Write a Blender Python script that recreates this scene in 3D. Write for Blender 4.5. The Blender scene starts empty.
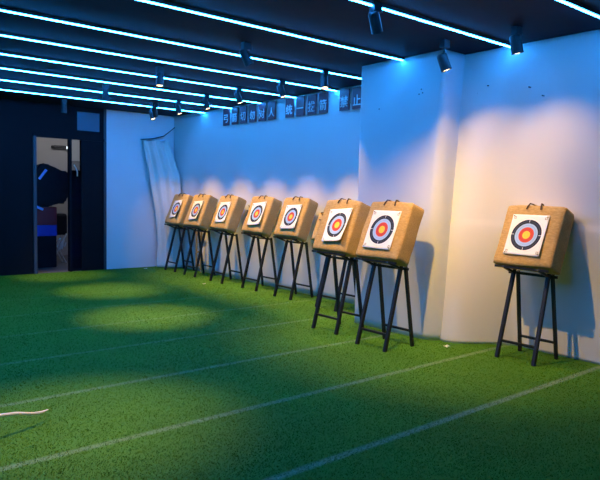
import bpy, bmesh, math, random
import numpy as np
from mathutils import Vector, Matrix, noise

random.seed(7)
scene = bpy.context.scene
COL = scene.collection
R = math.radians
H = 3.135                                   # underside of the LED strips

# ------------------------------------------------------------------ helpers
def tag(o, label=None, cat=None, group=None, kind=None):
    if label: o['label'] = label
    if cat: o['category'] = cat
    if group: o['group'] = group
    if kind: o['kind'] = kind
    return o

def empty(name, loc=(0, 0, 0), rot=(0, 0, 0)):
    o = bpy.data.objects.new(name, None)
    o.empty_display_size = .1
    o.location = loc
    o.rotation_euler = rot
    COL.objects.link(o)
    return o

def obj(name, bm, m, parent=None, smooth=False, toward=None):
    me = bpy.data.meshes.new(name)
    if smooth:
        for f in bm.faces: f.smooth = True
    bmesh.ops.recalc_face_normals(bm, faces=bm.faces[:])
    if toward:                                   # an open sheet: make its front face the given way
        bm.normal_update()
        if sum((f.normal.dot(Vector(toward)) for f in bm.faces)) < 0: bmesh.ops.reverse_faces(bm, faces=bm.faces[:])
    bm.to_mesh(me); bm.free()
    o = bpy.data.objects.new(name, me)
    for x in (m if isinstance(m, (list, tuple)) else [m]): me.materials.append(x)
    COL.objects.link(o)
    if parent: o.parent = parent
    return o

def add_box(bm, a, b, bevel=0.0, seg=2):
    r = bmesh.ops.create_cube(bm, size=1)
    vs = r['verts']
    for v in vs:
        v.co = Vector([a[i] + (v.co[i] + .5) * (b[i] - a[i]) for i in range(3)])
    if bevel:
        es = list({e for v in vs for e in v.link_edges})
        bmesh.ops.bevel(bm, geom=es, offset=bevel, segments=seg, affect='EDGES', profile=.5)
    return bm

def box(a, b, bevel=0.0, seg=2):
    return add_box(bmesh.new(), a, b, bevel, seg)

def add_bar(bm, a, b, w, d=None, n=4):
    """square (n=4) or round bar from a to b"""
    a = Vector(a); b = Vector(b); d = d or w
    z = (b - a).normalized()
    ref = Vector((0, 1, 0)) if abs(z.y) < .9 else Vector((0, 0, 1))
    x = ref.cross(z).normalized(); y = z.cross(x)
    off = math.pi / 4 if n == 4 else 0
    k = math.sqrt(2) if n == 4 else 1
    rings = []
    for p in (a, b):
        rings.append([bm.verts.new(p + x * (math.cos(off + 2 * math.pi * i / n) * w * .5 * k) + y * (math.sin(off + 2 * math.pi * i / n) * d * .5 * k)) for i in range(n)])
    for i in range(n):
        j = (i + 1) % n
        bm.faces.new((rings[0][i], rings[0][j], rings[1][j], rings[1][i]))
    bm.faces.new(rings[0][::-1]); bm.faces.new(rings[1])
    return bm

def bar(a, b, w, d=None, n=4):
    return add_bar(bmesh.new(), a, b, w, d, n)

def tube(pts, rad, n=8, bm=None):
    bm = bm or bmesh.new()
    pts = [Vector(p) for p in pts]
    rads = rad if isinstance(rad, (list, tuple)) else [rad] * len(pts)
    prev = None; rings = []
    for i, p in enumerate(pts):
        t = (pts[min(i + 1, len(pts) - 1)] - pts[max(i - 1, 0)]).normalized()
        if prev is None:
            ref = Vector((0, 0, 1)) if abs(t.z) < .9 else Vector((1, 0, 0))
            x = t.cross(ref).normalized()
        else:
            x = (prev - t * prev.dot(t)).normalized()
        prev = x; y = t.cross(x)
        rings.append([bm.verts.new(p + (x * math.cos(2 * math.pi * k / n) + y * math.sin(2 * math.pi * k / n)) * rads[i]) for k in range(n)])
    for a, b in zip(rings, rings[1:]):
        for k in range(n):
            j = (k + 1) % n
            bm.faces.new((a[k], a[j], b[j], b[k]))
    bm.faces.new(rings[0][::-1]); bm.faces.new(rings[-1])
    return bm

def grid_surface(fn, nu, nv):
    bm = bmesh.new()
    V = [[bm.verts.new(fn(i / nu, j / nv)) for j in range(nv + 1)] for i in range(nu + 1)]
    for i in range(nu):
        for j in range(nv):
            bm.faces.new((V[i][j], V[i + 1][j], V[i + 1][j + 1], V[i][j + 1]))
    return bm

def struct(name, bm, m, parent=None, smooth=False, toward=None):
    o = obj(name, bm, m, parent, smooth, toward)
    if not parent: o['kind'] = 'structure'
    return o

# ------------------------------------------------------------------ materials
def base_mat(name, col, rough=.6, metal=0, emit=None, strength=0):
    m = bpy.data.materials.new(name); m.use_nodes = True
    b = m.node_tree.nodes['Principled BSDF']
    b.inputs['Base Color'].default_value = (*col, 1)
    b.inputs['Roughness'].default_value = rough
    b.inputs['Metallic'].default_value = metal
    if emit:
        b.inputs['Emission Color'].default_value = (*emit, 1)
        b.inputs['Emission Strength'].default_value = strength
    return m

def N(m, t, **kw):
    n = m.node_tree.nodes.new(t)
    for k, v in kw.items(): setattr(n, k, v)
    return n

def noisy(name, c1, c2, scale=20, rough=.7, bump=.2, stretch=(1, 1, 1), metal=0, dist=.01, coord='Object'):
    """two colours mixed by noise, with a bump from the same noise"""
    m = base_mat(name, c1, rough, metal); L = m.node_tree.links
    b = m.node_tree.nodes['Principled BSDF']
    tc = N(m, 'ShaderNodeTexCoord'); mp = N(m, 'ShaderNodeMapping'); mp.inputs['Scale'].default_value = stretch
    nz = N(m, 'ShaderNodeTexNoise'); nz.inputs['Scale'].default_value = scale; nz.inputs['Detail'].default_value = 6
    mx = N(m, 'ShaderNodeMix', data_type='RGBA')
    mx.inputs[6].default_value = (*c1, 1); mx.inputs[7].default_value = (*c2, 1)
    bp = N(m, 'ShaderNodeBump'); bp.inputs['Strength'].default_value = bump; bp.inputs['Distance'].default_value = dist
    L.new(tc.outputs[coord], mp.inputs['Vector']); L.new(mp.outputs[0], nz.inputs['Vector'])
    L.new(nz.outputs['Fac'], mx.inputs[0]); L.new(mx.outputs[2], b.inputs['Base Color'])
    L.new(nz.outputs['Fac'], bp.inputs['Height']); L.new(bp.outputs[0], b.inputs['Normal'])
    return m

M = {}
M['wall'] = noisy('white_lining', (.80, .80, .80), (.76, .76, .755), 1.6, .75, .22, (1, 1, .35), dist=.06)
M['wall_paint'] = noisy('white_painted_board', (.74, .76, .78), (.70, .72, .74), 2, .6, .06)
M['ceiling'] = noisy('black_painted_ceiling', (.012, .017, .034), (.008, .012, .026), 6, .75, .3)
M['dark'] = noisy('dark_partition', (.007, .008, .011), (.005, .006, .009), 8, .6, .05)
M['black_metal'] = noisy('black_powder_coat', (.006, .006, .007), (.010, .010, .010), 60, .5, .08)
M['housing'] = noisy('dark_aluminium', (.06, .065, .08), (.05, .055, .07), 40, .4, .02)
M['fixture'] = noisy('black_lamp_housing', (.014, .015, .02), (.02, .021, .027), 50, .45, .05)
M['led'] = base_mat('led_diffuser', (.8, .85, .9), .5, emit=(.018, .28, 1.0), strength=92)
M['lens'] = base_mat('warm_lamp_lens', (.9, .8, .6), .3, emit=(1, .62, .28), strength=12)
M['paper_pin'] = noisy('bronze_pin', (.16, .10, .04), (.12, .08, .03), 40, .45, .02, metal=.5)
M['rope'] = noisy('dark_brown_rope', (.05, .025, .012), (.09, .05, .025), 90, .85, .5)
M['sign'] = noisy('dark_red_board', (.22, .012, .02), (.18, .01, .018), 12, .45, .03)
M['glyph'] = noisy('white_lettering', (.85, .85, .85), (.8, .8, .8), 30, .5, .02)
M['curtain'] = noisy('cream_cloth', (.80, .76, .70), (.74, .70, .64), 14, .8, .25, (1, 1, .4), dist=.02)
M['cord'] = noisy('dark_cord', (.03, .03, .035), (.04, .04, .045), 40, .7, .1)
M['scrap'] = noisy('white_paper_scrap', (.85, .84, .8), (.78, .77, .74), 30, .8, .2)
M['bow'] = noisy('ivory_gloss', (.85, .82, .7), (.8, .77, .64), 20, .35, .03)
M['grey_wall'] = noisy('grey_back_room_wall', (.42, .41, .41), (.38, .37, .37), 3, .8, .05)
M['concrete'] = noisy('grey_floor', (.12, .125, .14), (.09, .095, .11), 5, .6, .05)
M['black_cloth'] = noisy('black_leatherette', (.010, .012, .018), (.016, .018, .026), 9, .55, .4)
M['red'] = noisy('dull_red_panel', (.36, .03, .04), (.32, .026, .034), 9, .5, .03)
M['blue'] = noisy('blue_panel', (.04, .07, .6), (.035, .06, .5), 9, .5, .03)
M['stripe'] = base_mat('blue_light_stripe', (.1, .3, .8), .4, emit=(.06, .22, .8), strength=.2)
M['wire'] = noisy('silver_wire', (.8, .8, .8), (.7, .7, .7), 40, .3, .02, metal=.3)
M['white_sheet'] = noisy('white_notice', (.8, .8, .78), (.75, .75, .73), 8, .7, .03)
M['wood'] = noisy('pale_pine', (.52, .36, .17), (.42, .27, .11), 5, .65, .1, (6, 6, .7))
M['screw'] = base_mat('dark_screw', (.03, .03, .035), .4, .6)

for k in ('ceiling', 'dark', 'black_cloth'): M[k].node_tree.nodes['Principled BSDF'].inputs['Specular IOR Level'].default_value = .12

gl = base_mat('tinted_glass', (.55, .6, .66), .03)
gl.node_tree.nodes['Principled BSDF'].inputs['Transmission Weight'].default_value = 1
gl.node_tree.nodes['Principled BSDF'].inputs['IOR'].default_value = 1.02
M['glass'] = gl
M['frosted'] = noisy('bluish_frosted_pane', (.08, .11, .16), (.07, .1, .15), 3, .35, .02)

def turf(name):
    m = base_mat(name, (.05, .2, .03), .75); L = m.node_tree.links
    b = m.node_tree.nodes['Principled BSDF']
    b.inputs['Specular IOR Level'].default_value = .2
    geo = N(m, 'ShaderNodeNewGeometry'); sep = N(m, 'ShaderNodeSeparateXYZ')
    L.new(geo.outputs['Position'], sep.inputs[0])
    n1 = N(m, 'ShaderNodeTexNoise'); n1.inputs['Scale'].default_value = 230; n1.inputs['Detail'].default_value = 3
    n2 = N(m, 'ShaderNodeTexNoise'); n2.inputs['Scale'].default_value = 1.1; n2.inputs['Detail'].default_value = 4
    L.new(geo.outputs['Position'], n1.inputs['Vector']); L.new(geo.outputs['Position'], n2.inputs['Vector'])
    r1 = N(m, 'ShaderNodeValToRGB')
    r1.color_ramp.elements[0].position = .32; r1.color_ramp.elements[0].color = (.055, .19, .007, 1)
    r1.color_ramp.elements[1].position = .70; r1.color_ramp.elements[1].color = (.115, .31, .014, 1)
    L.new(n1.outputs['Fac'], r1.inputs[0])
    mx = N(m, 'ShaderNodeMix', data_type='RGBA', blend_type='MULTIPLY'); mx.inputs[0].default_value = .45
    L.new(r1.outputs[0], mx.inputs[6]); L.new(n2.outputs['Fac'], mx.inputs[7])
    # white lane lines painted across the turf (they run in X)
    prev = None
    for y, s in LANES:
        d = N(m, 'ShaderNodeMath', operation='SUBTRACT'); d.inputs[1].default_value = y
        L.new(sep.outputs['Y'], d.inputs[0])
        a = N(m, 'ShaderNodeMath', operation='ABSOLUTE'); L.new(d.outputs[0], a.inputs[0])
        mr = N(m, 'ShaderNodeMapRange'); mr.inputs[1].default_value = .042; mr.inputs[2].default_value = .016
        mr.inputs[3].default_value = 0; mr.inputs[4].default_value = s
        L.new(a.outputs[0], mr.inputs[0])
        if prev is None: prev = mr.outputs[0]
        else:
            q = N(m, 'ShaderNodeMath', operation='MAXIMUM'); L.new(prev, q.inputs[0]); L.new(mr.outputs[0], q.inputs[1]); prev = q.outputs[0]
    n3 = N(m, 'ShaderNodeTexNoise'); n3.inputs['Scale'].default_value = 45; n3.inputs['Detail'].default_value = 2
    L.new(geo.outputs['Position'], n3.inputs['Vector'])
    mr3 = N(m, 'ShaderNodeMapRange'); mr3.inputs[1].default_value = .3; mr3.inputs[2].default_value = .65
    mr3.inputs[3].default_value = .35; mr3.inputs[4].default_value = 1
    L.new(n3.outputs['Fac'], mr3.inputs[0])
    wv = N(m, 'ShaderNodeMath', operation='MULTIPLY'); L.new(prev, wv.inputs[0]); L.new(mr3.outputs[0], wv.inputs[1])
    m2 = N(m, 'ShaderNodeMix', data_type='RGBA'); L.new(wv.outputs[0], m2.inputs[0])
    L.new(mx.outputs[2], m2.inputs[6]); m2.inputs[7].default_value = (.42, .5, .38, 1)
    L.new(m2.outputs[2], b.inputs['Base Color'])
    return m
LANES = [(2.68, .42), (3.70, .32), (4.80, .26), (5.95, .2), (7.05, .16), (8.15, .12), (9.3, .08)]
M['turf'] = turf('artificial_turf')

def bale_mat():
    m = base_mat('woven_straw_wrap', (.5, .33, .15), .85); L = m.node_tree.links
    b = m.node_tree.nodes['Principled BSDF']; b.inputs['Specular IOR Level'].default_value = .15
    tc = N(m, 'ShaderNodeTexCoord'); mp = N(m, 'ShaderNodeMapping'); mp.inputs['Scale'].default_value = (1, .35, 1)
    L.new(tc.outputs['Object'], mp.inputs[0])
    n1 = N(m, 'ShaderNodeTexNoise'); n1.inputs['Scale'].default_value = 75; n1.inputs['Detail'].default_value = 5
    n2 = N(m, 'ShaderNodeTexNoise'); n2.inputs['Scale'].default_value = 7; n2.inputs['Detail'].default_value = 3
    L.new(mp.outputs[0], n1.inputs[0]); L.new(tc.outputs['Object'], n2.inputs[0])
    wv = N(m, 'ShaderNodeTexWave', wave_type='BANDS', bands_direction='Z'); wv.inputs['Scale'].default_value = 9
    wv.inputs['Distortion'].default_value = 2.5; wv.inputs['Detail'].default_value = 2
    L.new(tc.outputs['Object'], wv.inputs[0])
    r1 = N(m, 'ShaderNodeValToRGB')
    r1.color_ramp.elements[0].position = .25; r1.color_ramp.elements[0].color = (.46, .285, .105, 1)
    r1.color_ramp.elements[1].position = .75; r1.color_ramp.elements[1].color = (.67, .445, .185, 1)
    L.new(n1.outputs['Fac'], r1.inputs[0])
    mx = N(m, 'ShaderNodeMix', data_type='RGBA', blend_type='MULTIPLY'); mx.inputs[0].default_value = .3
    L.new(r1.outputs[0], mx.inputs[6]); L.new(n2.outputs['Fac'], mx.inputs[7])
    L.new(mx.outputs[2], b.inputs['Base Color'])
    ad = N(m, 'ShaderNodeMath', operation='MULTIPLY_ADD'); ad.inputs[1].default_value = .12
    L.new(wv.outputs['Fac'], ad.inputs[0]); L.new(n1.outputs['Fac'], ad.inputs[2])
    bp = N(m, 'ShaderNodeBump'); bp.inputs['Strength'].default_value = .35; bp.inputs['Distance'].default_value = .012
    L.new(ad.outputs[0], bp.inputs['Height']); L.new(bp.outputs[0], b.inputs['Normal'])
    return m
M['bale'] = bale_mat()

def face_mat():
    """printed paper target: rings around the sheet's own centre"""
    m = base_mat('printed_target_paper', (.85, .83, .78), .7); L = m.node_tree.links
    b = m.node_tree.nodes['Principled BSDF']; b.inputs['Specular IOR Level'].default_value = .2
    tc = N(m, 'ShaderNodeTexCoord'); sp = N(m, 'ShaderNodeSeparateXYZ'); L.new(tc.outputs['Object'], sp.inputs[0])
    def mt(op, a, bb=None):
        n = N(m, 'ShaderNodeMath', operation=op)
        for i, v in enumerate((a, bb)):
            if v is None: continue
            if isinstance(v, (int, float)): n.inputs[i].default_value = v
            else: L.new(v, n.inputs[i])
        return n.outputs[0]
    y, z = sp.outputs['Y'], sp.outputs['Z']
    r = mt('SQRT', mt('ADD', mt('MULTIPLY', y, y), mt('MULTIPLY', z, z)))
    k = mt('DIVIDE', r, .2)
    cr = N(m, 'ShaderNodeValToRGB'); cr.color_ramp.interpolation = 'CONSTANT'
    W = (.86, .84, .80, 1); K = (.018, .024, .05, 1); B = (.36, .52, .78, 1); RD = (.62, .07, .05, 1); Y = (.90, .58, .06, 1)
    st = [(0, Y), (.095, (.75, .42, .05, 1)), (.105, Y), (.20, RD), (.295, (.40, .04, .04, 1)), (.305, RD), (.40, B), (.50, (.24, .36, .6, 1)), (.512, B),
          (.60, K), (.695, (.10, .11, .14, 1)), (.705, K), (.80, W), (.895, (.6, .59, .57, 1)), (.903, W)]
    e = cr.color_ramp.elements
    e[0].position, e[0].color = st[0]; e[1].position, e[1].color = st[1]
    for p, c in st[2:]:
        q = e.new(p); q.color = c
    L.new(k, cr.inputs[0])
    # pale tick marks across the black ring and small dark corner crosses
    ay, az = mt('ABSOLUTE', y), mt('ABSOLUTE', z)
    mn = mt('MINIMUM', ay, az)
    tick = mt('MULTIPLY', mt('LESS_THAN', mn, .0025), mt('MULTIPLY', mt('GREATER_THAN', k, .66), mt('LESS_THAN', k, .80)))
    cy = mt('ABSOLUTE', mt('SUBTRACT', ay, .165)); cz = mt('ABSOLUTE', mt('SUBTRACT', az, .178))
    cd = mt('MAXIMUM', cy, cz)
    corner = mt('MULTIPLY', mt('LESS_THAN', cd, .013), mt('GREATER_THAN', cd, .006))
    x1 = N(m, 'ShaderNodeMix', data_type='RGBA'); L.new(tick, x1.inputs[0]); L.new(cr.outputs[0], x1.inputs[6]); x1.inputs[7].default_value = (.75, .75, .75, 1)
    x2 = N(m, 'ShaderNodeMix', data_type='RGBA'); L.new(corner, x2.inputs[0]); L.new(x1.outputs[2], x2.inputs[6]); x2.inputs[7].default_value = (.35, .33, .28, 1)
    L.new(x2.outputs[2], b.inputs['Base Color'])
    return m
M['face'] = face_mat()

# ------------------------------------------------------------------ the room
fl = struct('floor', box((-5, -2.6, -.15), (7, 12.0, 0)), M['turf'])
struct('floor_back_room', box((-5, 12.0, -.15), (7, 15.2, -.002)), M['concrete'])
struct('ceiling', box((-5, -2.6, H + .03), (7, 15.2, H + .18)), M['ceiling'])
struct('wall_left', box((-5.15, -2.6, -.15), (-5, 15.2, H + .18)), M['dark'])
struct('wall_front', box((-5, -2.75, -.15), (7, -2.6, H + .18)), M['dark'])

def sm(a, b, t):
    t = max(0., min(1., (t - a) / (b - a))); return t * t * (3 - 2 * t)

# long white wall behind the far targets
def main_wall(u, v):
    y = 5.3 + u * 6.72; z = v * (H + .03)
    d = .012 * noise.noise(Vector((y * 1.3, z * .35, 3.1))) + .004 * math.sin(y * 5.2 + z)
    if v in (0, 1): pass
    return Vector((6.37 + d, y, z))
o = struct('wall_right', grid_surface(main_wall, 90, 30), M['wall'], smooth=True, toward=(-1, 0, 0))
sd = o.modifiers.new('thickness', 'SOLIDIFY'); sd.thickness = .1; sd.offset = -1

# projecting pillar and its side return
def pillar_bm():
    bm = bmesh.new(); rows = []
    for k in range(41):
        z = k / 40 * (H + .03); r = .025 + .20 * max(0, 1 - z / H) ** .8
        pr = [(6.3, 5.5), (5.47, 5.5), (5.453, 5.495), (5.45, 5.48)]
        pr += [(5.45, 5.48 + (4.25 + r - 5.48) * q / 8) for q in range(1, 9)]
        pr += [(5.45 + r * (1 - math.cos(a)), 4.25 + r * (1 - math.sin(a))) for a in [math.pi / 2 * q / 10 for q in range(1, 11)]]
        pr += [(5.8 + .2, 4.25), (6.3, 4.25)]
        rows.append([bm.verts.new((x, y, z)) for x, y in pr])
    for a, b in zip(rows, rows[1:]):
        for q in range(len(a)):
            w_ = (q + 1) % len(a); bm.faces.new((a[q], a[w_], b[w_], b[q]))
    bm.faces.new(rows[0][::-1]); bm.faces.new(rows[-1])
    return bm
pil = struct('wall_pillar', pillar_bm(), M['wall_paint'])
for f in pil.data.polygons:
    if abs(f.normal.z) < .5 and f.area < .2: f.use_smooth = True
# the lining of the recess beside it, bowed out at the pillar corner and slack at the foot
def recess(u, v):
    y = 4.29 - u * 6.9; z = v * (H + .03)
    foot = 1 - z / H
    corner = sm(3.62, 4.2, y)
    x = 5.80 + foot * (.27 - .49 * corner)
    x += (.010 + .014 * foot) * noise.noise(Vector((y * 2.1, z * .5, 8.3))) + .006 * math.sin(y * 9 + z * .7) * foot
    if z < 1.33: x -= .006 + .004 * noise.noise(Vector((y * 6, 1.7, 0)))    # lower sheet laps over the upper one
    return Vector((x, y, z))
o = struct('wall_recess', grid_surface(recess, 150, 94), M['wall'], smooth=True, toward=(-1, 0, 0))
sd = o.modifiers.new('thickness', 'SOLIDIFY'); sd.thickness = .06; sd.offset = -1
for n, (x, y, z) in enumerate([(5.786, 3.93, 2.79), (5.786, 3.45, 2.72), (5.786, 3.30, 2.62), (5.787, 4.06, 2.72)]):
    obj('screw_hole', bar((x - .004, y, z), (x + .03, y, z), .014, n=10), M['screw'], o)
for (y, z) in [(4.55, 2.78), (4.53, 2.74), (4.58, 2.73), (5.18, 2.62)]:
    obj('screw_hole', bar((5.444, y, z), (5.47, y, z), .014, n=10), M['screw'], pil)

# back wall: white board at the right, dark glazed partition at the left
struct('wall_back', box((4.885, 12.0, 0), (6.5, 12.1, H + .03)), M['wall_paint'])
t = empty('wall_back_partition', (4.2, 12.0, 0)); t['kind'] = 'structure'
def rel(a, b): return box([a[0] - 4.2, a[1] - 12.0, a[2]], [b[0] - 4.2, b[1] - 12.0, b[2]])
b_ = bmesh.new()
def P_(a, b): add_box(b_, [a[0] - 4.2, a[1] - 12.0, a[2]], [b[0] - 4.2, b[1] - 12.0, b[2]])
P_((-5, 12.0, 2.55), (4.30, 12.1, H + .03)); P_((4.30, 12.0, 2.55), (4.885, 12.1, 2.715)); P_((4.30, 12.0, 3.07), (4.885, 12.1, H + .03))
P_((4.30, 12.0, 2.715), (4.32, 12.1, 3.07)); P_((4.765, 12.0, 2.715), (4.885, 12.1, 3.07))
P_((-5, 12.0, 0), (3.50, 12.1, 2.55)); P_((4.40, 12.0, 0), (4.84, 12.1, 2.55))
obj('panel', b_, M['dark'], t)
obj('jamb', rel((4.84, 11.97, 0), (4.885, 12.1, H + .03)), M['housing'], t)
obj('rail', rel((3.50, 11.975, 2.53), (4.84, 12.02, 2.58)), M['dark'], t)
w = struct('window_1', rel((4.318, 12.02, 2.715), (4.767, 12.05, 3.07)), M['frosted']); w.location = (4.2, 12.0, 0)
d = empty('door_1', (3.53, 12.0, 0)); d['kind'] = 'structure'
def reld(a, b, bev=0): return box([a[0] - 3.53, a[1] - 12.0, a[2]], [b[0] - 3.53, b[1] - 12.0, b[2]], bev)
obj('door_post', reld((3.50, 11.97, 0), (3.56, 12.1, 2.55)), M['housing'], d)
obj('door_post', reld((4.165, 11.97, 0), (4.205, 12.1, 2.55)), M['dark'], d)
obj('glass_leaf', reld((4.205, 12.03, .06), (4.40, 12.042, 2.55)), M['glass'], d)
obj('lower_panel', reld((4.205, 12.044, .0), (4.40, 12.08, 1.95)), M['dark'], d)
obj('door_handle', tube([(4.25 - 3.53, -.02, 2.05), (4.27 - 3.53, -.045, 2.0), (4.30 - 3.53, -.05, 1.92), (4.31 - 3.53, -.02, 1.84)], .012), M['wire'], d)

# room beyond the doorway
struct('wall_back_room', box((1.5, 15.0, 0), (6.5, 15.2, H + .03)), M['grey_wall'])
struct('wall_back_room_side', box((5.6, 12.1, 0), (5.7, 15.0, H + .03)), M['grey_wall'])
nt = tag(obj('notice_panel', box((5.245, 14.97, 2.255), (5.468, 15.003, 2.785), .006), M['white_sheet']),
    'pale rectangular panel on the back room wall, seen through the narrow glass beside the doorway', 'panel')
t = tag(empty('wall_shelf', (5.02, 15.0, 2.56)), 'small dark wall shelf with a white lamp at its end, in the back room', 'shelf')
obj('shelf_board', box((-.23, -.2, -.02), (.17, 0, .03), .004), M['fixture'], t)
obj('lamp', box((.05, -.24, -.045), (.16, -.2, .02), .01), base_mat('small_white_lamp', (.9, .9, .9), .4, emit=(.8, .9, 1), strength=2.0), t)

# black hooded machine with red and blue body
t = tag(empty('gaming_cabinet', (3.95, 13.0, 0)), 'bulky black hooded machine with blue light stripe and red and blue body, inside the doorway', 'machine')
bm = bmesh.new()
prof = [(-.30, 1.22), (-.30, 1.76), (-.23, 1.90), (-.06, 2.10), (.06, 2.07), (.25, 2.00), (.33, 1.95), (.40, 1.91), (.49, 1.93), (.49, 1.56), (.44, 1.42), (.41, 1.31), (.33, 1.27), (.25, 1.33), (.15, 1.26), (.1, 1.22)]
va = [bm.verts.new((x, -.25, z)) for x, z in prof]; vb = [bm.verts.new((x * .93 + .02, .45, 1.2 + (z - 1.2) * .95)) for x, z in prof]
bm.faces.new(va); bm.faces.new(vb[::-1])
for i in range(len(prof)):
    j = (i + 1) % len(prof); bm.faces.new((va[i], vb[i], vb[j], va[j]))
bmesh.ops.bevel(bm, geom=bm.edges[:], offset=.035, segments=3, affect='EDGES')
obj('hood', bm, M['black_cloth'], t)
obj('light_stripe', bar((-.12, -.262, 1.77), (.02, -.262, 1.96), .045, .03), M['stripe'], t)
obj('light_stripe', bar((-.30, -.262, 1.29), (-.05, -.262, 1.17), .045, .03), M['stripe'], t)
obj('red_panel', box((-.33, -.21, .86), (.24, .45, 1.22), .015), M['red'], t)
obj('blue_panel', box((-.33, -.22, .64), (.24, .45, .86), .015), M['blue'], t)
obj('plinth', box((-.33, -.18, 0), (.24, .45, .64), .015), M['black_cloth'], t)

# silver folding stool frame behind
t = tag(empty('folding_stool', (4.45, 13.6, 0)), 'silver wire frame stool with thick black cushion on the back room floor, in the doorway', 'stool')
for s in (-1, 1):
    y = .12 * s
    obj('leg', tube([(-.16, y, 0), (.16, y, .62)], .016), M['wire'], t)
    obj('leg', tube([(.16, y + .03, 0), (-.16, y + .03, .62)], .016), M['wire'], t)
obj('crossbar', tube([(-.16, -.12, .62), (-.16, .15, .62)], .016), M['wire'], t)
obj('crossbar', tube([(.16, -.12, .62), (.16, .15, .62)], .016), M['wire'], t)
obj('cushion', box((-.19, -.12, .6), (.19, .15, 1.06), .05), M['black_cloth'], t)
bm = bmesh.new()
for k in range(6): tube([(-.14 + .05 * k, -.13, .25 + .05 * (k % 3)), (-.05 + .04 * k, -.13, .5 - .06 * (k % 2))], .014, bm=bm)
obj('brace', bm, M['wire'], t)

# ------------------------------------------------------------------ ceiling LED strips
LED_Y = [(10.73, 6.36, 'farthest'), (9.76, 6.36, None), (8.81, 6.36, None), (7.88, 6.36, None), (6.92, 6.36, None), (5.96, 6.36, None),
         (4.83, 5.44, None), (3.64, 5.785, None), (2.55, 5.785, None)]
LED_L = ['slim white LED strip on the ceiling farthest from the viewer, nearest the back wall',
         'second LED strip counted from the back wall, ending between the first two sign boards',
         'third LED strip counted from the back wall, ending beside the 对 sign board',
         'fourth LED strip counted from the back wall, ending between the 统 and 一 boards',
         'fifth LED strip counted from the back wall, ending between the 箭 and 禁 sign boards',
         'sixth LED strip counted from the back wall, its end hidden behind the white pillar',
         'LED strip that ends on the front face of the white pillar',
         'LED strip that ends in a bright blue pool on the wall above the rightmost target',
         'LED strip nearest the viewer, crossing the top right corner']
for (y, xe, _), lab in zip(LED_Y, LED_L):
    t = tag(empty('ceiling_light_strip', ((xe - 4.5) / 2, y, H)), lab, 'ceiling light', 'parallel LED strips on the dark ceiling')
    x0, x1 = -4.5 - t.location.x, xe - t.location.x
    obj('housing', box((x0, -.022, .002), (x1, .022, .03)), M['housing'], t)
    obj('diffuser', box((x0, -.008, -.007), (x1, .008, .002)), M['led'], t)

# ------------------------------------------------------------------ spotlights
def lathe(prof, n=20):
    bm = bmesh.new(); rings = []
    for r, z in prof:
        rings.append([bm.verts.new((r * math.cos(2 * math.pi * k / n), r * math.sin(2 * math.pi * k / n), z)) for k in range(n)])
    for a, b in zip(rings, rings[1:]):
        for k in range(n):
            j = (k + 1) % n; bm.faces.new((a[k], a[j], b[j], b[k]))
    bm.faces.new(rings[0][::-1]); bm.faces.new(rings[-1])
    return bm

WARM = (1.0, .58, .10)
def spot(loc, aim, label, power, cone=60, blend=.9, big=1.0, col=WARM, group='black ceiling spotlights', drop=.125):
    x, y = loc
    t = tag(empty('ceiling_spotlight', (x, y, H)), label, 'spotlight', group)
    obj('mount_box', box((-.045, -.032, -.05), (.045, .032, .03), .004), M['fixture'], t)
    obj('stem', bar((0, 0, -.04), (0, 0, -drop + .02), .018, n=10), M['fixture'], t)
    dirv = (Vector(aim) - Vector((x, y, H - drop))).normalized()
    q = dirv.to_track_quat('-Z', 'Y')
    h = obj('lamp_head', lathe([(.034, .085), (.042 * big, .078), (.045 * big, .06), (.047 * big, -.07), (.049 * big, -.085), (.042 * big, -.085), (.040 * big, -.078)]), M['fixture'], t)
    h.location = (0, 0, -drop); h.rotation_mode = 'QUATERNION'; h.rotation_quaternion = q
    l = obj('lens', lathe([(.038 * big, -.0775), (.036 * big, -.081)]), M['lens'], h)
    la = bpy.data.lights.new('spot_beam', 'SPOT'); la.energy = power; la.color = col
    la.spot_size = R(cone); la.spot_blend = blend; la.shadow_soft_size = .018
    lo = bpy.data.objects.new('spot_beam', la); COL.objects.link(lo)
    lo.parent = t
    lo.location = Vector((0, 0, -drop)) + dirv * .095
    lo.rotation_mode = 'QUATERNION'; lo.rotation_quaternion = q
    return t

PW = 215
ROWP = PW * 1.3
# row in front of the targets, one at each strip
ROW = [(5.30, 10.85, (5.98, 10.3, .65), 'spotlight on the farthest LED strip, above the second target from the left'),
       (5.26, 9.76, (5.98, 9.3, .65), 'spotlight on the second LED strip from the back wall, above the third target'),
       (5.25, 8.81, (5.98, 8.35, .65), 'spotlight on the third LED strip from the back wall, above the fourth target'),
       (5.25, 7.88, (5.98, 7.4, .65), 'spotlight on the fourth LED strip from the back wall, above the fifth target'),
       (5.32, 6.92, (6.0, 6.4, .65), 'spotlight on the fifth LED strip from the back wall, left of the pillar'),
       (5.26, 5.96, (5.1, 5.5, .9), 'spotlight on the sixth LED strip, close to the left edge of the white pillar')]
for x, y, aim, lab in ROW: spot((x, y), aim, lab, ROWP if y > 6 else ROWP * .55)
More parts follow.
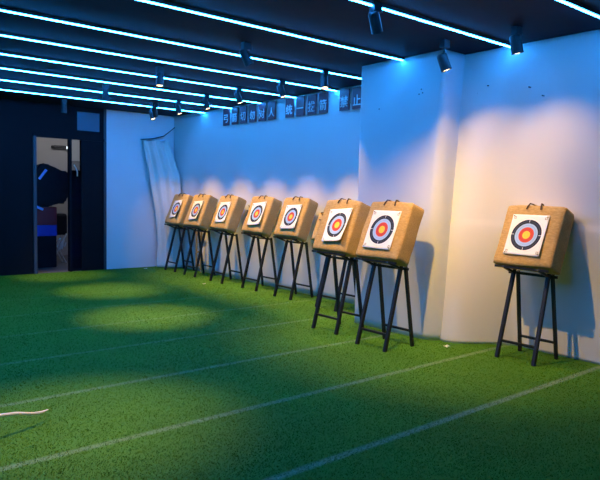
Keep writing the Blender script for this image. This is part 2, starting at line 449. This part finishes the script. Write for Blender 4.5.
# second row farther from the wall, over the open turf
spot((3.70, 9.10), (3.95, 9.45, 0), 'spotlight over open turf on the second LED strip, above the middle yellow pool', 430, 40, 1)
spot((3.70, 7.35), (3.53, 7.25, 0), 'spotlight over open turf on the fourth LED strip, above the bright yellow pool', 560, 40, 1)
spot((3.75, 5.50), (4.75, 5.25, 1.1), 'spotlight over open turf in front of the white pillar, on the sixth LED strip', PW * 1.25, 44, 1.0)
spot((3.75, 3.64), (4.98, 4.02, .85), 'spotlight over open turf on the strip above the rightmost target, high at the top edge', PW * 1.6, 86, 1.0)
spot((3.80, 11.2), (3.85, 11.5, 0), 'spotlight farthest over the turf, in front of the dark doorway', 260, 40, 1)
spot((1.45, 4.10), (1.5, 4.1, 0), 'spotlight nearest the viewer, above the yellow pool at lower left', 420, 52, 1)
# two large heads at the right
spot((5.12, 4.00), (5.74, 3.55, .95), 'large black spotlight tilted down beside the top right edge of the pillar', PW * .27, 104, 1.0, 1.15, drop=.19)
spot((5.20, 3.25), (5.68, 3.08, .95), 'large black spotlight hanging at the end of the strip above the rightmost target', PW * .27, 104, 1.0, 1.15)
# plain small head without a beam on the picture, near the back wall
spot((5.15, 10.42), (6.05, 11.45, 1.0), 'small spotlight between the farthest and second LED strips, against the blue back wall', 95, 48, 1)

# ------------------------------------------------------------------ sign boards
CH = ['弓', '箭', '切', '勿', '对', '人', '统', '一', '拔', '箭', '禁', '止']
SY = [9.907, 9.618, 9.344, 9.054, 8.772, 8.498, 8.02, 7.742, 7.46, 7.191, 6.725, 6.46]
def glyph(ch):
    cu = bpy.data.curves.new('lettering', 'FONT'); cu.body = ch; cu.size = .17
    cu.align_x = 'CENTER'; cu.align_y = 'CENTER'; cu.extrude = .002; cu.offset = .0015; cu.resolution_u = 3
    to = bpy.data.objects.new('lettering_source', cu); COL.objects.link(to)
    dg = bpy.context.evaluated_depsgraph_get(); dg.update()
    me = bpy.data.meshes.new_from_object(to.evaluated_get(dg))
    bpy.data.objects.remove(to)
    me.name = 'lettering'
    if len(me.vertices):
        co = np.zeros(len(me.vertices) * 3); me.vertices.foreach_get('co', co); co = co.reshape(-1, 3)
        c = (co.max(0) + co.min(0)) / 2; co[:, :2] -= c[:2]
        # text lies in its XY plane; stand it up facing -X, reading left to right towards -Y
        out = np.stack([-co[:, 2], -co[:, 0], co[:, 1]], 1)
        me.vertices.foreach_set('co', out.ravel()); me.update()
    me.materials.clear(); me.materials.append(M['glyph'])
    return me
for i, (ch, y) in enumerate(zip(CH, SY)):
    lab = 'dark sign board high on the wall with the character ' + ch
    if ch == '箭': lab += (', second board from the left' if i == 1 else ', between the 拔 and 禁 boards')
    t = tag(empty('sign_board', (6.335, y, 2.83)), lab, 'sign', 'single character sign boards along the top of the wall')
    obj('board', box((-.006, -.1, 0), (.012, .1, .305), .002), M['sign'], t)
    g = bpy.data.objects.new('lettering', glyph(ch)); COL.objects.link(g); g.parent = t; g.location = (-.0085, 0, .125)

# ------------------------------------------------------------------ curtain in the far corner
def lerp_table(tb, z):
    for (z0, a), (z1, b) in zip(tb, tb[1:]):
        if z0 <= z <= z1:
            f = (z - z0) / (z1 - z0); return Vector(a) * (1 - f) + Vector(b) * f
    return Vector(tb[-1][1])
TL = [(0, (5.92, 11.86)), (.5, (5.95, 11.86)), (1.1, (5.90, 11.86)), (1.9, (5.76, 11.9)), (2.62, (5.60, 11.93))]
TR = [(0, (6.33, 11.50)), (1.1, (6.34, 11.52)), (1.9, (6.34, 11.66)), (2.62, (6.16, 11.93))]
def curtain(u, v):
    z = .012 + v * 2.6
    a, b = lerp_table(TL, z), lerp_table(TR, z)
    p = a.lerp(b, u); n = Vector((-(b - a).y, (b - a).x)).normalized()
    if n.y > 0: n = -n
    amp = .012 + .02 * sm(.2, 1.0, v)
    p = p + n * (.03 + amp * math.sin(u * 21 + 1.2 * math.sin(v * 3)) + .02 * noise.noise(Vector((u * 3, v * 4, 1.5))) + .05 * math.sin(u * math.pi) * (1 - v))
    return Vector((min(p.x, 6.345), min(p.y, 11.97), z + .03 * u * v + .02 * u * v * math.sin(u * 14)))
t = tag(empty('curtain', (6.0, 11.9, 0)), 'cream cloth curtain draped across the far corner beside the leftmost target', 'curtain')
bm = grid_surface(curtain, 70, 60)
for v in bm.verts: v.co -= Vector((6.0, 11.9, 0))
c = obj('cloth', bm, M['curtain'], t, True)
sd = c.modifiers.new('thickness', 'SOLIDIFY'); sd.thickness = .003
obj('cord', tube([(-.41, .04, 2.63), (-.15, .03, 2.66), (.1, .03, 2.73), (.355, .03, 2.93)], .009), M['cord'], t)

# pale wooden lath leaning between the first stands
t = tag(empty('wooden_frame', (6.27, 10.74, 0)), 'narrow pale wooden frame standing against the wall behind the first two target stands', 'frame')
for s in (-1, 1): obj('upright', box((-.015, s * .09 - .016, 0), (.015, s * .09 + .016, .82), .003), M['wood'], t)
for z in (.14, .40, .78): obj('crosspiece', box((-.014, -.08, z - .015), (.014, .08, z + .015), .002), M['wood'], t)

# ------------------------------------------------------------------ target stands and bales
TILT = R(22)
def make_stand(name='target_stand'):
    t = empty(name)
    s, c = math.sin(TILT), math.cos(TILT)
    jx, jz = .218, .862
    for q in (-1, 1):
        obj('leg', bar((0, .2 * q, 0), (jx, .187 * q, jz), .036, .031), M['black_metal'], t)
        obj('leg', bar((.43, .2 * q, 0), (jx + .075, .187 * q, jz), .032, .028), M['black_metal'], t)
    for q in (-1, 1):
        obj('back_upright', bar((jx + .004, .187 * q, jz - .005), (jx + .004 + .34 * s, .187 * q, jz - .005 + .34 * c), .028, .026), M['black_metal'], t)
        obj('ledge_arm', bar((jx + .01, .187 * q, jz - .02), (.01, .187 * q, .925), .022), M['black_metal'], t)
    obj('ledge_bar', bar((.03, -.285, .921), (.03, .285, .921), .022), M['black_metal'], t)
    obj('ledge_bar', bar((.25, -.26, .845), (.25, .26, .845), .026), M['black_metal'], t)
    z = .17; f = z / jz
    obj('rail', bar((jx * f, -.2, z), (jx * f, .2, z), .028, .022), M['black_metal'], t)
    xr = .43 + (jx + .075 - .43) * f
    obj('rail', bar((xr, -.2, z), (xr, .2, z), .028, .022), M['black_metal'], t)
    return t

def bale_bm(seed, w=.6, h=.6, th=.215):
    bm = bmesh.new(); add_box(bm, (0, -w / 2, 0), (th, w / 2, h))
    bmesh.ops.subdivide_edges(bm, edges=bm.edges[:], cuts=17, use_grid_fill=True)
    rad = .03
    for v in bm.verts:
        p = v.co.copy()
        rr = rad
        inner = Vector((min(max(p.x, rr), th - rr), min(max(p.y, -w / 2 + rr), w / 2 - rr), min(max(p.z, rr * .8), h - rr)))
        dlt = p - inner
        # pull the box edges onto a rounded hull
        if dlt.length > 1e-6:
            m = max(abs(dlt.x), abs(dlt.y), abs(dlt.z)); p = inner + dlt.normalized() * m if m > 0 else p
        # sag and stuffing
        n = noise.noise_vector(Vector((p.x * 5 + seed * 3.7, p.y * 4 - seed, p.z * 4 + seed * 1.3)))
        p += Vector(n) * .009
        yy = p.y / (w / 2); zz = (p.z - h / 2) / (h / 2)
        if p.x < th * .5: p.x -= .012 * (1 - yy * yy) * (1 - zz * zz)
        p.z -= .012 * yy * yy * (1 if p.z > h * .5 else 0)
        p.x = max(p.x, -.03)
        v.co = p
    return bm

def paper_bm(curl_r, curl_b, bow, s=.425):
    def f(u, v):
        y = (.5 - u) * s * .92; z = (v - .5) * s
        x = -.003 - bow * math.sin(math.pi * u) * (1 - v) - curl_b * (1 - v) ** 2 - curl_r * max(0, u - .55) ** 2 * 4.9 * (1.15 - v)
        x -= .003 * math.sin(u * 7 + v * 3) * (1 - v)
        shrink = 1 - .9 * curl_r * max(0, u - .55) * (1 - v)
        return Vector((x, y * shrink, z))
    return grid_surface(f, 20, 20)

def make_bale(seed, curl_r=0., curl_b=.02, bow=.01, dy=0., dz=0., rotp=0., side_handle=False, h=.645, w=.6, face=True, ps=1.):
    t = empty('target_bale')
    obj('straw_block', bale_bm(seed, w, h), M['bale'], t, True)
    g = [(-.016, .078, h - .062), (-.013, .070, h - .03), (.0, .062, h + .004), (.03, .056, h + .010), (.08, .04, h + .012), (.11, 0, h + .012)]
    pts = [(x, y + dy * .3, z) for x, y, z in g] + [(x, -y + dy * .3, z) for x, y, z in g[-2::-1]]
    obj('rope_handle', tube(pts, .0075, 6), M['rope'], t)
    if side_handle:
        obj('rope_handle', tube([(-.012, w / 2 - .03, .36), (.0, w / 2 + .012, .37), (.05, w / 2 + .03, .38), (.06, w / 2 + .03, .43), (.0, w / 2 + .012, .46), (-.012, w / 2 - .03, .455)], .007, 6), M['rope'], t)
    if face:
        p = obj('target_face', paper_bm(curl_r, curl_b, bow), M['face'], t, True)
        p.location = (-.014, dy, .31 + dz); p.rotation_euler = (rotp, 0, 0); p.scale = (1, ps, ps)
        sd = p.modifiers.new('thickness', 'SOLIDIFY'); sd.thickness = .0012; sd.offset = 0
        for sy, sz in ((1, 1), (-1, 1), (1, -1), (-1, -1)):
            u = .04 if sy > 0 else .96; v = .96 if sz > 0 else .04
            x = -.003 - bow * math.sin(math.pi * u) * (1 - v) - curl_b * (1 - v) ** 2 - curl_r * max(0, u - .55) ** 2 * 4.9 * (1.15 - v)
            if sz < 0 and (curl_r > .02 or curl_b > .03): continue
            obj('pin', bar((x - .006, sy * .178, sz * .195), (x + .012, sy * .178, sz * .195), .012, n=10), M['paper_pin'], p)
    return t

SL = ['black metal stand farthest left in the row, beside the draped corner curtain',
      'black metal stand second from the left in the row of targets',
      'black metal stand third from the left in the row of targets',
      'black metal stand fourth from the left in the row of targets',
      'black metal stand fifth from the left, last one well clear of the pillar',
      'black metal stand mostly hidden behind another at the left edge of the pillar',
      'black metal stand overlapping the left edge of the pillar, left of the closest pair',
      'black metal stand in front of the middle of the pillar, right of the closest pair',
      'black metal stand standing alone at the far right of the pillar']
BL = ['farthest left straw target bale beside the curtain, paper face curled at the edge',
      'second straw target bale from the left, paper face curled along its right edge',
      'third straw target bale from the left, with a small flat paper face',
      'fourth straw target bale from the left, paper face rising off at the lower right',
      'fifth straw target bale from the left, flat paper face',
      'low straw bale without visible face, tucked behind the bale at the pillar edge',
      'straw target bale at the left pillar edge, paper face warped so its rings bend',
      'straw target bale in front of the middle of the white pillar, flat paper face',
      'straw target bale standing alone at the far right with a flat square paper face']
ST = [(5.86, 11.16, 0), (5.82, 10.31, 0), (5.81, 9.35, -2), (5.84, 8.37, 0), (5.80, 7.42, 0), (5.75, 6.37, 0), (4.80, 5.33, 0), (4.68, 4.466, 0), (5.48, 3.278, 0)]
BP = [dict(seed=1, curl_r=.045, curl_b=.006, bow=.006, rotp=R(-6), ps=.86, dy=-.035), dict(seed=2, curl_r=.035, curl_b=.006, bow=.005, rotp=R(-5), ps=.88, dy=-.03),
      dict(seed=3, curl_r=.01, curl_b=.006, bow=.0, rotp=R(-4), ps=.9, dy=-.015), dict(seed=4, curl_r=.02, curl_b=.012, bow=.006, rotp=R(-7), ps=.95, dy=-.025, dz=.01, side_handle=True),
      dict(seed=5, curl_r=.012, curl_b=.012, bow=.004, rotp=R(-4), ps=.93, dy=-.03), dict(seed=6, face=False, h=.43),
      dict(seed=7, curl_r=.05, curl_b=.014, bow=.012, rotp=R(-5), ps=.96, side_handle=True, dy=-.055), dict(seed=8, curl_r=0., curl_b=.004, bow=.002, dy=-.002),
      dict(seed=9, curl_r=.01, curl_b=.006, bow=.003, dy=.008, w=.63)]
proto = make_stand()
for i, ((x, y, rz), lab, bl, kw) in enumerate(zip(ST, SL, BL, BP)):
    if i == 0: s = proto
    else:
        s = proto.copy(); COL.objects.link(s)
        for ch in [c for c in proto.children]:
            cc = ch.copy(); COL.objects.link(cc); cc.parent = s
    s.location = (x, y, 0); s.rotation_euler = (0, 0, R(rz))
    tag(s, lab, 'stand', 'black metal target stands')
    b = make_bale(**kw)
    b.rotation_euler = (0, TILT, R(rz))
    b.location = (x + .012, y + (.09 if i == 5 else 0), .951)
    tag(b, bl, 'archery target', 'straw target bales on the stands')

# ------------------------------------------------------------------ small things on the turf
def scrap(x, y, s, lab):
    rnd = random.Random(int(x * 1000))
    bm = grid_surface(lambda u, v: Vector(((u - .5) * s + rnd.uniform(-.1, .1) * s, (v - .5) * s * .8, .012 + .25 * s * math.sin(u * 3 + v * 2) ** 2)), 3, 3)
    o = obj('paper_scrap', bm, M['scrap']); o.location = (x, y, .012)
    sd = o.modifiers.new('thickness', 'SOLIDIFY'); sd.thickness = .002
    tag(o, lab, 'scrap', 'white paper scraps on the turf')
scrap(5.66, 6.42, .055, 'white paper scrap on the turf by the front foot of the hidden stand')
scrap(5.33, 3.98, .06, 'white paper scrap on the turf between the pillar foot and the rightmost stand')
scrap(5.46, 9.16, .05, 'white paper scrap on the open turf in front of the third target stand')
scrap(5.52, 11.55, .06, 'white paper scrap on the turf near the back wall, left of the curtain')

pts = [(.66, 4.05, .01), (.74, 4.08, .10), (.86, 4.11, .15), (1.0, 4.16, .155), (1.1, 4.2, .134), (1.167, 4.22, .113), (1.226, 4.25, .091), (1.264, 4.27, .081), (1.304, 4.295, .075), (1.345, 4.32, .074)]
t = obj('curved_rod', tube(pts, [.011] * 7 + [.0105, .009, .005]), M['bow'])
for v in t.data.vertices: v.co -= Vector((1.05, 4.27, 0))
t.location = (1.05, 4.27, 0)
tag(t, 'thin white curved rod tip just above the turf at the lower left', 'rod')

# ------------------------------------------------------------------ turf pile
rng = np.random.default_rng(3)
def blades():
    n = 900000
    x = rng.uniform(.3, 6.2, n); y = rng.uniform(1.1, 11.97, n)
    d2 = x * x + y * y
    keep = rng.random(n) < np.clip(11. / d2, .05, 1) * .8
    # the wedge of floor that can be seen from near the camera
    az = np.degrees(np.arctan2(x, y))
    keep &= (az > 8) & (az < 72)
    keep &= ~((x > 5.44) & (y > 4.25) & (y < 5.5)) & ~((x > 5.95) & (y < 4.3)) & ~((x > 5.53) & (y > 4.0) & (y < 4.3))
    x, y = x[keep], y[keep]; n = len(x); d = np.sqrt(x * x + y * y)
    a = rng.uniform(0, 2 * np.pi, n); w = (.0020 + .0007 * d) * rng.uniform(.7, 1.2, n) * .5
    h = rng.uniform(.006, .012, n)
    lx, ly = rng.normal(0, .008, n), rng.normal(0, .008, n)
    co = np.empty((n, 3, 3), np.float32)
    co[:, 0] = np.stack([x - np.cos(a) * w, y - np.sin(a) * w, np.zeros(n)], 1)
    co[:, 1] = np.stack([x + np.cos(a) * w, y + np.sin(a) * w, np.zeros(n)], 1)
    co[:, 2] = np.stack([x + lx, y + ly, h], 1)
    me = bpy.data.meshes.new('turf_pile')
    me.vertices.add(n * 3); me.vertices.foreach_set('co', co.ravel())
    me.loops.add(n * 3); me.loops.foreach_set('vertex_index', np.arange(n * 3, dtype=np.int32))
    me.polygons.add(n); me.polygons.foreach_set('loop_start', np.arange(0, n * 3, 3, dtype=np.int32))
    me.update(calc_edges=True); me.materials.append(M['turf'])
    o = bpy.data.objects.new('turf_pile', me); COL.objects.link(o)
    tag(o, 'short green artificial turf pile covering the floor with white lane lines', 'artificial grass', kind='stuff')
    print('blades', n)
blades()

# ------------------------------------------------------------------ remaining lights, world, camera
la = bpy.data.lights.new('back_room_lamp', 'POINT'); la.energy = 38; la.color = (.95, .95, 1); la.shadow_soft_size = .15
lo = bpy.data.objects.new('back_room_lamp', la); COL.objects.link(lo); lo.location = (4.75, 13.3, 2.95)

w = bpy.data.worlds.new('world'); scene.world = w; w.use_nodes = True
w.node_tree.nodes['Background'].inputs[0].default_value = (.05, .08, .14, 1)
w.node_tree.nodes['Background'].inputs[1].default_value = .02

cam = bpy.data.cameras.new('camera'); co = bpy.data.objects.new('camera', cam); COL.objects.link(co)
cam.sensor_fit = 'HORIZONTAL'; cam.sensor_width = 36; cam.lens = 621.38 / 600 * 36; cam.clip_start = .02
r = Vector((.77204392, -.63517237, .02245553)); u = Vector((.02999273, .07170229, .99697503)); f = Vector((.63486111, .76903501, -.07440787))
mt = Matrix((r, u, -f)).transposed().to_4x4(); mt.translation = (0, 0, 1.6)
co.matrix_world = mt
scene.camera = co

vs = scene.view_settings
vs.view_transform = 'Standard'; vs.look = 'None'; vs.gamma = 1; vs.use_curve_mapping = False
vs.exposure = -.06
